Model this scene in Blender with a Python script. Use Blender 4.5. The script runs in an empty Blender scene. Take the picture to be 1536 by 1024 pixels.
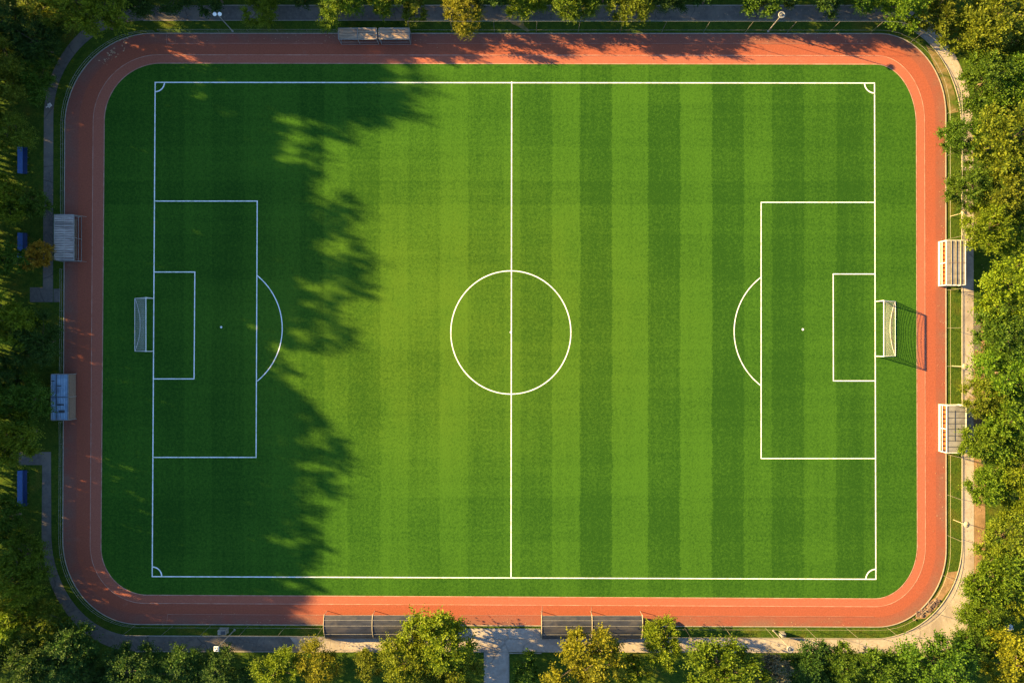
import bpy, math, random
from mathutils import Vector, Matrix
R = math.radians
rnd = random.Random(7)
sc = bpy.context.scene
col = sc.collection
HC = 118.0                                   # height of the drone above the pitch, metres

def W(px, py, z=0.0):                        # survey map: ten photo pixels to a metre on the ground
    k = 1 - z / HC
    return Vector(((px - 768) * .1 * k, (512 - py) * .1 * k, z))

# ------------------------------------------------------------------ materials
def mat(name):
    m = bpy.data.materials.new(name); m.use_nodes = True
    nt = m.node_tree; nt.nodes.clear()
    out = nt.nodes.new('ShaderNodeOutputMaterial')
    return m, nt, out
class N:
    def __init__(s, nt): s.nt = nt
    def n(s, t, **kw):
        nd = s.nt.nodes.new(t)
        for k, v in kw.items(): setattr(nd, k, v)
        return nd
    def l(s, a, b): s.nt.links.new(a, b)
    def set(s, sock, v):
        if isinstance(v, (int, float)): sock.default_value = v
        elif isinstance(v, tuple): sock.default_value = v if len(v) == 4 or len(sock.default_value) == 3 else v + (1,)
        else: s.l(v, sock)
    def math(s, op, a, b=0.0, c=0.0, clamp=False):
        nd = s.n('ShaderNodeMath', operation=op); nd.use_clamp = clamp
        s.set(nd.inputs[0], a); s.set(nd.inputs[1], b); s.set(nd.inputs[2], c)
        return nd.outputs[0]
    def mix(s, f, a, b, blend='MIX'):
        nd = s.n('ShaderNodeMix', data_type='RGBA', blend_type=blend)
        s.set(nd.inputs[0], f); s.set(nd.inputs[6], a); s.set(nd.inputs[7], b)
        return nd.outputs[2]
    def noise(s, vec, scale, detail=3, rough=.55, dist=0.0):
        nd = s.n('ShaderNodeTexNoise'); nd.inputs['Scale'].default_value = scale
        nd.inputs['Detail'].default_value = detail; nd.inputs['Roughness'].default_value = rough
        nd.inputs['Distortion'].default_value = dist
        if vec is not None: s.l(vec, nd.inputs['Vector'])
        return nd.outputs['Fac']
    def ramp(s, f, stops, interp='LINEAR'):
        nd = s.n('ShaderNodeValToRGB'); cr = nd.color_ramp; cr.interpolation = interp
        while len(cr.elements) > 1: cr.elements.remove(cr.elements[-1])
        cr.elements[0].position = stops[0][0]
        for p, _ in stops[1:]: cr.elements.new(p)
        for e, (p, c) in zip(cr.elements, stops):
            e.position = p
            e.color = (c, c, c, 1) if isinstance(c, (int, float)) else tuple(c) + (1,)
        s.set(nd.inputs[0], f)
        return nd.outputs[0]
    def maprange(s, v, a, b, c=0.0, d=1.0, smooth=False):
        nd = s.n('ShaderNodeMapRange'); nd.clamp = True
        if smooth: nd.interpolation_type = 'SMOOTHSTEP'
        s.set(nd.inputs[0], v); s.set(nd.inputs[1], a); s.set(nd.inputs[2], b); s.set(nd.inputs[3], c); s.set(nd.inputs[4], d)
        return nd.outputs[0]
    def bump(s, h, strength, dist):
        nd = s.n('ShaderNodeBump'); nd.inputs['Strength'].default_value = strength
        nd.inputs['Distance'].default_value = dist; s.l(h, nd.inputs['Height'])
        return nd.outputs[0]
    def obj(s): return s.n('ShaderNodeTexCoord').outputs['Object']
    def pbsdf(s, out, color, rough=.8, spec=.2, metal=0.0, normal=None, alpha=None):
        p = s.n('ShaderNodeBsdfPrincipled')
        s.set(p.inputs['Base Color'], color); s.set(p.inputs['Roughness'], rough)
        s.set(p.inputs['Specular IOR Level'], spec); s.set(p.inputs['Metallic'], metal)
        if normal is not None: s.l(normal, p.inputs['Normal'])
        s.l(p.outputs[0], out.inputs[0]); return p

def simple(name, c1, c2, scale, rough=.7, spec=.25, metal=0.0, bump=0.0, bscale=None, big=None, bigscale=.2, stretch=None, cracks=None):
    m, nt, out = mat(name); k = N(nt); v = k.obj()
    if stretch:
        mp = k.n('ShaderNodeMapping'); mp.inputs['Scale'].default_value = stretch; k.l(v, mp.inputs[0]); v = mp.outputs[0]
    f = k.noise(v, scale, 4, .62)
    f = k.maprange(f, .32, .68)
    c = k.mix(f, c1, c2)
    if big:
        g = k.maprange(k.noise(v, bigscale, 4, .6, .4), .45, .68, smooth=True)
        c = k.mix(g, c, big)
    if cracks:
        wv = k.n('ShaderNodeMix', data_type='VECTOR'); wn = k.n('ShaderNodeTexNoise'); wn.inputs['Scale'].default_value = .5; k.l(v, wn.inputs['Vector'])
        wv.inputs[0].default_value = .45; k.l(v, wv.inputs[4]); k.l(wn.outputs['Color'], wv.inputs[5])
        vo = k.n('ShaderNodeTexVoronoi', feature='DISTANCE_TO_EDGE'); vo.inputs['Scale'].default_value = cracks; k.l(wv.outputs[1], vo.inputs['Vector'])
        cm = k.math('MULTIPLY', k.maprange(vo.outputs['Distance'], .004, .02, 1, 0), k.maprange(k.noise(v, .15, 2), .42, .55))
        c = k.mix(k.math('MULTIPLY', cm, .55), c, tuple(q * .45 for q in c1))
        spots = k.maprange(k.noise(v, 1.3, 2, .5), .66, .74)
        c = k.mix(k.math('MULTIPLY', spots, .4), c, tuple(q * .55 for q in c1))
    nrm = k.bump(k.noise(v, bscale or scale * 2, 3), bump, .05) if bump else None
    k.pbsdf(out, c, rough, spec, metal, nrm)
    return m

M = {}
# mown turf: the two directions of the mower leave lighter and darker bands
def turf_mat():
    m, nt, out = mat('mown_turf'); k = N(nt); v = k.obj()
    xyz = k.n('ShaderNodeSeparateXYZ'); k.l(v, xyz.inputs[0]); x, y = xyz.outputs[0], xyz.outputs[1]
    b = [(0, .42), (230, .30), (272, .55), (318, .30), (364, .58), (408, .72), (447, .40), (486, .72), (518, .40), (565, .82), (608, .62),
         (656, .98), (702, .55), (751, .74), (778, .34), (823, .86), (870, .16), (918, .90), (967, .10), (1016, .84), (1064, .06), (1114.5, .60),
         (1157, .06), (1203, .58), (1249, .10), (1293, .42)]
    wob = k.math('ADD', k.math('MULTIPLY', k.math('SUBTRACT', k.noise(v, .25, 2), .5), .5), k.math('MULTIPLY', k.math('SUBTRACT', k.noise(v, 5.0, 2), .5), .9))
    u = k.maprange(k.math('ADD', x, wob), -76.8, 76.8)
    st = k.ramp(u, [(p / 1536, c) for p, c in b], 'CONSTANT')
    # outside the touchlines the bands are weaker
    ay = k.math('ABSOLUTE', k.math('ADD', y, -1.65))
    inside = k.maprange(ay, 36.9, 37.4, 1.0, .42)
    st = k.math('ADD', k.math('MULTIPLY', k.math('SUBTRACT', st, .45), k.math('MULTIPLY', inside, .78)), .45)
    # crossing passes of the mower
    yb = k.ramp(k.maprange(y, -40, 42), [(0, .5), (.12, .42), (.2, .55), (.33, .47), (.47, .56), (.6, .46), (.68, .56), (.735, .36), (.78, .54), (.84, .46), (.92, .56)], 'CONSTANT')
    st = k.math('ADD', st, k.math('MULTIPLY', k.math('SUBTRACT', yb, .5), .9))
    mp = k.n('ShaderNodeMapping'); mp.inputs['Scale'].default_value = (1.1, .035, 1); k.l(v, mp.inputs[0])
    st = k.math('ADD', st, k.math('MULTIPLY', k.math('SUBTRACT', k.noise(mp.outputs[0], 1.0, 3, .6), .5), .55))
    mp2 = k.n('ShaderNodeMapping'); mp2.inputs['Scale'].default_value = (.03, .7, 1); k.l(v, mp2.inputs[0])
    st = k.math('ADD', st, k.math('MULTIPLY', k.math('SUBTRACT', k.noise(mp2.outputs[0], 1.0, 3, .6), .5), .5))
    fine = k.noise(v, 2.6, 5, .72)
    blade = k.noise(v, 9.0, 2, .6)
    big = k.noise(v, .06, 3, .5)
    f = k.math('ADD', st, k.math('MULTIPLY', k.math('SUBTRACT', fine, .5), 2.3))
    f = k.math('ADD', f, k.math('MULTIPLY', k.math('SUBTRACT', blade, .5), 1.8))
    f = k.math('ADD', f, k.math('MULTIPLY', k.math('SUBTRACT', big, .5), 1.0), clamp=True)
    c = k.mix(f, (.0172, .0580, .0076), (.0450, .119, .0122))
    # broad zone round the middle of the field, yellower and lighter
    vx = k.n('ShaderNodeVectorMath', operation='MULTIPLY'); k.l(v, vx.inputs[0]); vx.inputs[1].default_value = (.021, .032, 0)
    ad = k.n('ShaderNodeVectorMath', operation='ADD'); k.l(vx.outputs[0], ad.inputs[0]); ad.inputs[1].default_value = (.22, -.1, 0)
    ln = k.n('ShaderNodeVectorMath', operation='LENGTH'); k.l(ad.outputs[0], ln.inputs[0])
    yellow_zone = k.math('MULTIPLY', k.maprange(ln.outputs['Value'], .15, 1.05, 1, 0, True), k.maprange(k.noise(v, .25, 4, .6), .25, .6, .6, 1))
    c = k.mix(k.math('MULTIPLY', yellow_zone, .55), c, k.mix(f, (.033, .074, .0074), (.084, .146, .0135)))
    nrm = k.bump(k.noise(v, 3.5, 4, .7), .35, .06)
    k.pbsdf(out, c, 1.0, .0, 0, nrm)
    return m
M['turf'] = turf_mat()

def track_mat():
    m, nt, out = mat('red_running_track'); k = N(nt); v = k.obj()
    at = k.n('ShaderNodeAttribute'); at.attribute_name = 'lane'; u = at.outputs['Fac']
    c = k.ramp(u, [(0, (.315, .096, .057)), (.29, (.315, .096, .057)), (.295, (.270, .072, .039)), (.655, (.266, .072, .039)), (.66, (.232, .068, .042)), (1, (.216, .066, .044))])
    # worn, dusty outer lane
    w = k.noise(v, .22, 5, .65, .6)
    edge = k.maprange(u, .55, .95, 0, 1, True)
    worn = k.math('MULTIPLY', edge, k.maprange(w, .36, .66), clamp=True)
    c = k.mix(k.math('MULTIPLY', worn, .8), c, (.165, .092, .066))
    stain = k.maprange(k.noise(v, .55, 5, .7, .3), .60, .74)
    c = k.mix(k.math('MULTIPLY', stain, .22), c, (.30, .17, .13))
    fine = k.maprange(k.noise(v, 5, 4, .75), .3, .7, .80, 1.18)
    c = k.mix(1.0, c, fine, 'MULTIPLY')
    nrm = k.bump(k.noise(v, 14, 2, .6), .25, .03)
    k.pbsdf(out, c, .85, .15, 0, nrm)
    return m
M['track'] = track_mat()

def ground_mat():
    m, nt, out = mat('rough_grass'); k = N(nt); v = k.obj()
    a = k.maprange(k.noise(v, 1.1, 5, .7), .3, .7)
    c = k.mix(a, (.022, .054, .007), (.066, .100, .010))
    b = k.maprange(k.noise(v, .22, 4, .6, .5), .54, .70)
    c = k.mix(k.math('MULTIPLY', b, .7), c, (.095, .088, .014))
    f = k.maprange(k.noise(v, 5, 3, .7), .3, .7, .62, 1.3)
    c = k.mix(1.0, c, f, 'MULTIPLY')
    nrm = k.bump(k.noise(v, 2.6, 4, .75), .7, .15)
    k.pbsdf(out, c, .95, .05, 0, nrm)
    return m
M['ground'] = ground_mat()
M['path'] = simple('worn_pavement', (.290, .250, .215), (.385, .335, .290), 2.2, .9, .1, 0, .3, 8, (.24, .20, .17), .18, None, .42)
M['path_dark'] = simple('dark_pavement', (.095, .086, .076), (.140, .125, .110), 2.0, .9, .05, 0, .3, 8, (.175, .150, .125), .25, None, .42)
M['dirt'] = simple('bare_earth', (.20, .125, .068), (.29, .185, .105), 1.6, .95, .05, 0, .5, 4, (.15, .10, .05), .3)
M['verge_dirt'] = simple('thin_dry_grass', (.12, .10, .035), (.24, .165, .085), 1.4, .95, .05, 0, .5, 4, (.06, .085, .012), .35)
M['kerb'] = simple('kerb_stone', (.20, .18, .15), (.30, .27, .22), 1.5, .8, .2, 0, .1)
M['line'] = simple('line_paint', (.74, .74, .72), (.84, .84, .82), 2.5, .8, .05, 0, 0, None, (.58, .62, .50), 1.6)
M['lane_line'] = simple('faded_lane_paint', (.31, .13, .082), (.46, .27, .20), .9, .8, .2)
M['faint_line'] = simple('faint_lane_paint', (.25, .10, .07), (.36, .20, .15), .6, .8, .2)
M['white'] = simple('white_painted_steel', (.58, .57, .54), (.72, .71, .68), 3, .4, .4)
M['net'] = simple('white_net_cord', (.36, .35, .32), (.48, .47, .44), 4, .8, .1)
M['steel'] = simple('galvanised_steel', (.20, .19, .17), (.30, .285, .26), 3, .45, .5, .25)
M['post_steel'] = simple('dull_post_steel', (.10, .095, .08), (.17, .16, .135), 3, .6, .3, .2)
M['cream'] = simple('cream_painted_rail', (.25, .21, .14), (.36, .31, .22), 2, .5, .4)
M['dark_steel'] = simple('dark_steel', (.045, .048, .052), (.085, .088, .092), 3, .5, .4, .3)
M['wood'] = simple('weathered_planks', (.26, .175, .115), (.42, .30, .205), 3.0, .8, .1, 0, .3, 10, (.18, .125, .09), .8, (.35, 3.2, 1))
M['wood_grey'] = simple('greyed_planks', (.27, .225, .19), (.50, .42, .36), 2.2, .8, .1, 0, .3, 10, (.19, .16, .14), .7, (3.4, .4, 1))
M['wood_brown'] = simple('brown_slats', (.17, .11, .075), (.28, .19, .13), 3, .8, .2, 0, .3, 10, None, .5, (3.2, .35, 1))
M['sheet_blue'] = simple('blue_grey_sheet', (.15, .235, .33), (.24, .34, .44), 1.5, .45, .45, 0, 0, None, (.12, .17, .24), .6)
M['sheet_pale'] = simple('pale_roof_sheet', (.190, .172, .155), (.270, .245, .215), 1.8, .6, .3, 0, .1, None, (.15, .135, .115), .5, (2.5, .5, 1))
M['sheet_grey'] = simple('grey_roof_sheet', (.150, .148, .142), (.215, .210, .200), 1.6, .6, .3, 0, .1, None, (.10, .095, .09), .5)
M['tinted'] = simple('dark_tinted_sheet', (.020, .023, .034), (.038, .041, .054), .9, .5, .2, 0, 0, None, (.060, .056, .058), .5, (.6, 1.6, 1))
M['orange'] = simple('orange_plastic', (.55, .15, .04), (.66, .20, .06), 3, .5, .4)
M['blue'] = simple('blue_painted_planks', (.007, .045, .165), (.010, .060, .21), 3, .5, .4)
M['blue_dark'] = simple('dark_blue_planks', (.006, .022, .085), (.010, .030, .11), 3, .5, .4)
M['card'] = simple('pale_cardboard', (.50, .42, .36), (.66, .58, .50), 3, .9, .1)
M['plastic'] = simple('pale_blue_plastic', (.40, .48, .58), (.60, .66, .74), 3, .6, .3)
M['bark'] = simple('bark', (.055, .042, .030), (.13, .10, .07), 4, .95, .05, 0, .6, 8)
M['rock'] = simple('broken_brick', (.085, .055, .048), (.19, .13, .11), 2, .9, .1, 0, .3)
M['fallen'] = simple('dry_leaf', (.28, .14, .07), (.50, .32, .20), 2, .9, .1)
M['glass_lamp'] = simple('lamp_cover', (.62, .62, .60), (.78, .78, .76), 5, .25, .5)
M['hollow'] = simple('black_rubber', (.02, .02, .02), (.04, .04, .04), 5, .9, .1)

def leaf_mat(name, dark, mid, light, transl=.38):
    m, nt, out = mat(name); k = N(nt)
    g = k.n('ShaderNodeNewGeometry'); oi = k.n('ShaderNodeObjectInfo')
    c = k.ramp(g.outputs['Random Per Island'], [(0, dark), (.45, mid), (.8, light), (1, tuple(min(1, q * 1.25) for q in light))])
    hs = k.n('ShaderNodeHueSaturation'); k.l(c, hs.inputs['Color'])
    k.l(k.math('ADD', .488, k.math('MULTIPLY', oi.outputs['Random'], .024)), hs.inputs['Hue'])
    k.l(k.math('ADD', .85, k.math('MULTIPLY', oi.outputs['Random'], .3)), hs.inputs['Value'])
    # whole sprays of a crown turn colour together
    pos = k.n('ShaderNodeTexCoord').outputs['Object']
    pat = k.maprange(k.noise(pos, 1.3, 3, .6), .4, .62)
    c2 = k.mix(k.math('MULTIPLY', pat, .5), hs.outputs[0], k.mix(.6, hs.outputs[0], light + (1,)))
    p = k.n('ShaderNodeBsdfPrincipled'); k.l(c2, p.inputs['Base Color']); p.inputs['Roughness'].default_value = .6
    p.inputs['Specular IOR Level'].default_value = .12
    t = k.n('ShaderNodeBsdfTranslucent'); k.l(c2, t.inputs[0])
    mx = k.n('ShaderNodeMixShader'); mx.inputs[0].default_value = transl
    k.l(p.outputs[0], mx.inputs[1]); k.l(t.outputs[0], mx.inputs[2]); k.l(mx.outputs[0], out.inputs[0])
    return m
LEAF = {
 'yellow': leaf_mat('yellow_green_leaves', (0.064, .104, .004), (0.096, .142, .006), (0.147, .185, .009)),
 'lime': leaf_mat('fresh_green_leaves', (0.043, .094, .005), (0.069, .128, .007), (0.107, .165, .010)),
 'olive': leaf_mat('olive_leaves', (0.062, .098, .006), (0.091, .126, .008), (0.134, .160, .012)),
 'green': leaf_mat('mid_green_leaves', (0.030, .074, .006), (0.048, .102, .008), (0.078, .135, .011)),
 'deep': leaf_mat('deep_green_leaves', (.017, .046, .009), (.030, .068, .010), (.050, .092, .012)),
 'golden': leaf_mat('golden_leaves', (.090, .104, .005), (.130, .138, .007), (.182, .178, .011)),
 'orange': leaf_mat('orange_leaves', (.17, .094, .006), (.25, .145, .009), (.32, .19, .014)),
 'dry': leaf_mat('dry_grey_leaves', (.078, .076, .040), (.115, .108, .060), (.155, .140, .080)),
}

# ------------------------------------------------------------------ mesh helpers
class MB:
    def __init__(s): s.v = []; s.f = []
    def quad(s, a, b, c, d):
        i = len(s.v); s.v += [a, b, c, d]; s.f.append((i, i + 1, i + 2, i + 3))
    def ngon(s, pts):
        i = len(s.v); s.v += list(pts); s.f.append(tuple(range(i, i + len(pts))))
    def hexa(s, p):                     # 8 points: bottom 4 ccw, top 4 ccw
        i = len(s.v); s.v += p
        for q in ((3, 2, 1, 0), (4, 5, 6, 7), (0, 1, 5, 4), (1, 2, 6, 5), (2, 3, 7, 6), (3, 0, 4, 7)): s.f.append(tuple(i + t for t in q))
    def box(s, x0, x1, y0, y1, z0, z1):
        s.hexa([Vector(p) for p in ((x0, y0, z0), (x1, y0, z0), (x1, y1, z0), (x0, y1, z0), (x0, y0, z1), (x1, y0, z1), (x1, y1, z1), (x0, y1, z1))])
    def beam(s, a, b, w, h=None):
        h = h or w; a = Vector(a); b = Vector(b); d = (b - a).normalized()
        up = Vector((0, 0, 1)) if abs(d.z) < .95 else Vector((1, 0, 0))
        x = d.cross(up).normalized() * w / 2; y = x.cross(d).normalized() * h / 2
        s.hexa([a - x - y, a + x - y, a + x + y, a - x + y, b - x - y, b + x - y, b + x + y, b - x + y])
    def tube(s, pts, r, n=8, r2=None, cap=True):
        pts = [Vector(p) for p in pts]; base = len(s.v); m = len(pts)
        for j, p in enumerate(pts):
            d = (pts[min(j + 1, m - 1)] - pts[max(j - 1, 0)]).normalized()
            up = Vector((0, 0, 1)) if abs(d.z) < .9 else Vector((1, 0, 0))
            x = d.cross(up).normalized(); y = x.cross(d)
            rr = r if r2 is None else r + (r2 - r) * j / (m - 1)
            for q in range(n):
                t = 2 * math.pi * q / n
                s.v.append(p + (x * math.cos(t) + y * math.sin(t)) * rr)
        for j in range(m - 1):
            for q in range(n):
                a = base + j * n + q; b = base + j * n + (q + 1) % n
                s.f.append((a, b, b + n, a + n))
        if cap:
            s.f.append(tuple(base + q for q in range(n))[::-1]); s.f.append(tuple(base + (m - 1) * n + q for q in range(n)))
    def lathe(s, prof, n=20, c=(0, 0, 0)):
        base = len(s.v); c = Vector(c)
        for r, z in prof:
            for q in range(n):
                t = 2 * math.pi * q / n; s.v.append(c + Vector((r * math.cos(t), r * math.sin(t), z)))
        for j in range(len(prof) - 1):
            for q in range(n):
                a = base + j * n + q; b = base + j * n + (q + 1) % n
                s.f.append((a, b, b + n, a + n))
        s.f.append(tuple(base + q for q in range(n))[::-1]); s.f.append(tuple(base + (len(prof) - 1) * n + q for q in range(n)))
    def sheet(s, prof, x0, x1, th):     # curved sheet along x: prof = [(y,z)...], thickness th downwards
        for (ya, za), (yb, zb) in zip(prof, prof[1:]):
            s.hexa([Vector(p) for p in ((x0, ya, za - th), (x1, ya, za - th), (x1, yb, zb - th), (x0, yb, zb - th), (x0, ya, za), (x1, ya, za), (x1, yb, zb), (x0, yb, zb))])
    def build(s, name, m, parent=None, bevel=0, smooth=False, attr=None):
        me = bpy.data.meshes.new(name); me.from_pydata([tuple(p) for p in s.v], [], s.f); me.update()
        o = bpy.data.objects.new(name, me); col.objects.link(o); me.materials.append(m)
        if parent: o.parent = parent
        if attr:
            a = me.attributes.new(attr[0], 'FLOAT', 'POINT'); a.data.foreach_set('value', attr[1])
        if smooth: me.polygons.foreach_set('use_smooth', [True] * len(me.polygons))
        if bevel:
            b = o.modifiers.new('bevel', 'BEVEL'); b.width = bevel; b.segments = 2; b.limit_method = 'ANGLE'
        return o

def tag(o, label=None, cat=None, group=None, kind=None):
    for k_, v_ in (('label', label), ('category', cat), ('group', group), ('kind', kind)):
        if v_: o[k_] = v_
    return o
def empty(name, loc, label, cat, group=None, rz=0):
    o = bpy.data.objects.new(name, None); col.objects.link(o); o.location = loc; o.rotation_euler.z = rz
    o.empty_display_size = .5
    return tag(o, label, cat, group)
def structure(o): return tag(o, kind='structure')

# ------------------------------------------------------------------ ground plan
def rloop(pts, ex=(2, 2, 2, 2), nc=22, ns=24):
    """closed loop through eight tangent points (photo map): TLl TLt TRt TRr BRr BRb BLb BLl, clockwise"""
    TLl, TLt, TRt, TRr, BRr, BRb, BLb, BLl = pts
    out = []
    def corner(a, b, vert_first, e):
        for i in range(nc):
            t = (i / nc) * math.pi / 2; ct, st = math.cos(t) ** (2 / e), math.sin(t) ** (2 / e)
            if vert_first: out.append((b[0] + (a[0] - b[0]) * ct, a[1] + (b[1] - a[1]) * st))
            else: out.append((a[0] + (b[0] - a[0]) * st, b[1] + (a[1] - b[1]) * ct))
    def side(a, b):
        for i in range(ns): out.append((a[0] + (b[0] - a[0]) * i / ns, a[1] + (b[1] - a[1]) * i / ns))
    corner(TLl, TLt, True, ex[0]); side(TLt, TRt)
    corner(TRt, TRr, False, ex[1]); side(TRr, BRr)
    corner(BRr, BRb, True, ex[2]); side(BRb, BLb)
    corner(BLb, BLl, False, ex[3]); side(BLl, TLl)
    return out
inner = rloop([(157, 182), (242, 95.5), (1313, 97), (1374, 188), (1375.5, 817), (1311, 897), (222, 891.5), (152, 820)])
outer = rloop([(98, 190), (229, 51), (1318, 51.5), (1418, 172), (1418.5, 822), (1316, 939), (208, 935), (95, 809)])
def mixloop(a, b, u): return [(p[0] + (q[0] - p[0]) * u, p[1] + (q[1] - p[1]) * u) for p, q in zip(a, b)]
def offset(loop, d):                              # outwards, photo-map pixels
    n = len(loop); o = []
    for i in range(n):
        a = loop[i - 1]; b = loop[(i + 1) % n]
        tx, ty = b[0] - a[0], b[1] - a[1]; L = math.hypot(tx, ty) or 1
        o.append((loop[i][0] + ty / L * d, loop[i][1] - tx / L * d))
    return o
def ring(name, loops, z, m, attr=None, vals=None):
    b = MB(); n = len(loops[0])
    for lp in loops: b.v += [W(*p) + Vector((0, 0, z)) for p in lp]
    for j in range(len(loops) - 1):
        for i in range(n):
            k2 = (i + 1) % n
            b.f.append((j * n + i, j * n + k2, (j + 1) * n + k2, (j + 1) * n + i)[::-1])
    at = None
    if attr:
        at = (attr, [v for v in vals for _ in range(n)])
    return structure(b.build(name, m, attr=at))
def kerb_ring(name, a, bl, h, m):
    b = MB(); n = len(a)
    la, lb = [W(*p) for p in a], [W(*p) for p in bl]
    up = Vector((0, 0, h))
    for i in range(n):
        j = (i + 1) % n
        b.quad(la[i] + up, lb[i] + up, lb[j] + up, la[j] + up)
        b.quad(la[i], la[i] + up, la[j] + up, la[j]); b.quad(lb[i] + up, lb[i], lb[j], lb[j] + up)
    return structure(b.build(name, m))

g = MB(); S = 420
g.quad(Vector((-S, -S, 0)), Vector((S, -S, 0)), Vector((S, S, 0)), Vector((-S, S, 0)))
structure(g.build('ground', M['ground']))

# pitch turf
b = MB(); b.ngon([W(*p) + Vector((0, 0, .040)) for p in inner[::-1]])
structure(b.build('pitch', M['turf']))
us = [0, .15, .29, .42, .55, .66, .78, .9, 1.0]
ring('running_track', [mixloop(inner, outer, u) for u in us], .030, M['track'], 'lane', us)
ring('track_edge_line', [offset(inner, -.3), offset(inner, .9)], .046, M['lane_line'])
lm = mixloop(inner, outer, .292); ring('lane_line', [offset(lm, -.5), offset(lm, .4)], .042, M['lane_line'])
kerb_ring('track_kerb', offset(outer, .0), offset(outer, 1.2), .09, M['kerb'])

# painted lines -------------------------------------------------------
LN = MB(); zc = [.050]
def line(p, q, w=.155, m=None):
    zc[0] += .0008
    a, c = W(*p), W(*q); d = (c - a).normalized(); n = Vector((-d.y, d.x, 0)) * w / 2; d = d * w / 2
    up = Vector((0, 0, zc[0]))
    LN.quad(a - d - n + up, c + d - n + up, c + d + n + up, a - d + n + up)
def arc(cx, cy, rx, ry, a0, a1, n=64, w=.155):
    zc[0] += .0008; up = Vector((0, 0, zc[0])); h = w * 5
    for i in range(n):
        t0, t1 = R(a0 + (a1 - a0) * i / n), R(a0 + (a1 - a0) * (i + 1) / n)
        def pt(t, k): return W(cx + (rx + k) * math.cos(t), cy + (ry + k) * math.sin(t)) + up
        LN.quad(pt(t0, -h), pt(t0, h), pt(t1, h), pt(t1, -h))
A, B, C_, D = (233, 124), (1311.5, 125), (1313.5, 868), (228.5, 864)
for p, q in ((A, B), (B, C_), (C_, D), (D, A)): line(p, q)
line((767.5, 123.5), (766.5, 866)); arc(766.2, 498.5, 90, 92.2, 0, 360, 128)
line((231.8, 301.8), (386, 301.8), .145); line((386, 301.8), (384.3, 685.5), .145); line((384.3, 685.5), (229.6, 685.5), .145)
line((231, 408), (292.5, 408), .145); line((292.5, 408), (291.3, 568), .145); line((291.3, 568), (230.4, 568), .145)
th = math.degrees(math.asin(79 / 102)); arc(321.5, 492.3, 102, 102, -th, th, 40, .145)
line((1312, 303.7), (1141.5, 303.7), .145); line((1141.5, 303.7), (1141.5, 687.2), .145); line((1141.5, 687.2), (1313, 687.2), .145)
line((1312.3, 411), (1249.5, 411), .145); line((1249.5, 411), (1249.8, 571), .145); line((1249.8, 571), (1312.8, 571), .145)
th = math.degrees(math.asin(81 / 102)); arc(1203, 497, 102, 102, 180 - th, 180 + th, 40, .145)
arc(A[0], A[1], 14, 14, 0, 90, 14, .18); arc(B[0], B[1], 15, 15, 90, 180, 14, .18)
arc(C_[0], C_[1], 15, 15, 180, 270, 14, .18); arc(D[0], D[1], 14.5, 14.5, 270, 360, 14, .18)
for c in ((332, 490.5), (1204, 494), (766.3, 498.3)): arc(c[0], c[1], .9, .9, 0, 360, 12, .16)
structure(LN.build('pitch_markings', M['line']))
# faint lane lines and box marks on the red track
LN = MB(); zc = [.036]
for i in range(250, 480, 6): line((i, 65.5), (i + 6, 65.6), .07)
line((250, 65.5), (250, 52), .06)
for i in range(640, 1300, 20): line((i, 65.8), (i + 20, 65.9), .05)
line((252, 920.3), (486, 921.5), .07); line((252, 920.3), (250.5, 934), .06)
line((965, 922.6), (1310, 924), .06); line((690, 921.8), (812, 922), .06)
structure(LN.build('faint_track_lines', M['faint_line']))
LN = MB(); zc = [.047]
line((813, 909), (813, 922), .08); line((887, 909), (887, 923), .08)
structure(LN.build('shelter_marks', M['lane_line']))

# paths ----------------------------------------------------------------
pin = rloop([(80, 175), (215, 31), (1316, 31), (1442.5, 195), (1443, 815), (1310, 957.5), (203, 953), (77, 800)])
pout = rloop([(66, 175), (222, 8.5), (1330, 8.5), (1460, 200), (1461, 880), (1390, 979), (203, 976), (62.5, 800)], (2, 2, 2.4, 2))
b = MB(); bd = MB(); n = len(pin)
for i in range(n):
    j = (i + 1) % n
    if i >= n - 24: continue                       # the west side is laid in two pieces below
    (bd if (pin[i][1] < 90 and pin[i][0] < 1335) or pin[i][0] < 470 else b).quad(W(*pin[i]) + Vector((0, 0, .012)), W(*pout[i]) + Vector((0, 0, .012)), W(*pout[j]) + Vector((0, 0, .012)), W(*pin[j]) + Vector((0, 0, .012)))  # top, left and lower left stretches get the darker paving
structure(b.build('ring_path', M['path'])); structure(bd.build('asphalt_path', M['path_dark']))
def patch(name, pts, z, m):
    q = MB(); q.ngon([W(*p) + Vector((0, 0, z)) for p in pts]); o = q.build(name, m)
    if o.data.polygons[0].normal.z < 0: o.data.flip_normals()
    return structure(o)
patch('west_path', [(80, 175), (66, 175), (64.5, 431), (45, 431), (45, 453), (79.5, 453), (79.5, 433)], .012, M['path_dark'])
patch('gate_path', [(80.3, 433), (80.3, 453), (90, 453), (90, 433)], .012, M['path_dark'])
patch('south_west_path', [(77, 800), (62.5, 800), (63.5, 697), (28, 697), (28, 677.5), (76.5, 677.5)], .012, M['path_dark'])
patch('forecourt', [(688, 942), (811, 942), (811, 957), (688, 956.3)], .016, M['path'])
patch('entrance_path', [(727, 977), (763, 977), (765, 1150), (727, 1150)], .012, M['path'])
patch('dirt_strip', [(1460.5, 478), (1477, 478), (1478, 860), (1461.5, 860)], .008, M['dirt'])
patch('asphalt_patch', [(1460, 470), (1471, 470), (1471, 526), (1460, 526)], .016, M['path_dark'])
patch('worn_corner', [(1388, 66), (1404, 78), (1420, 105), (1432, 140), (1438, 168), (1424, 171), (1419.5, 150), (1412, 122), (1400, 95)], .008, M['verge_dirt'])
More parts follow.
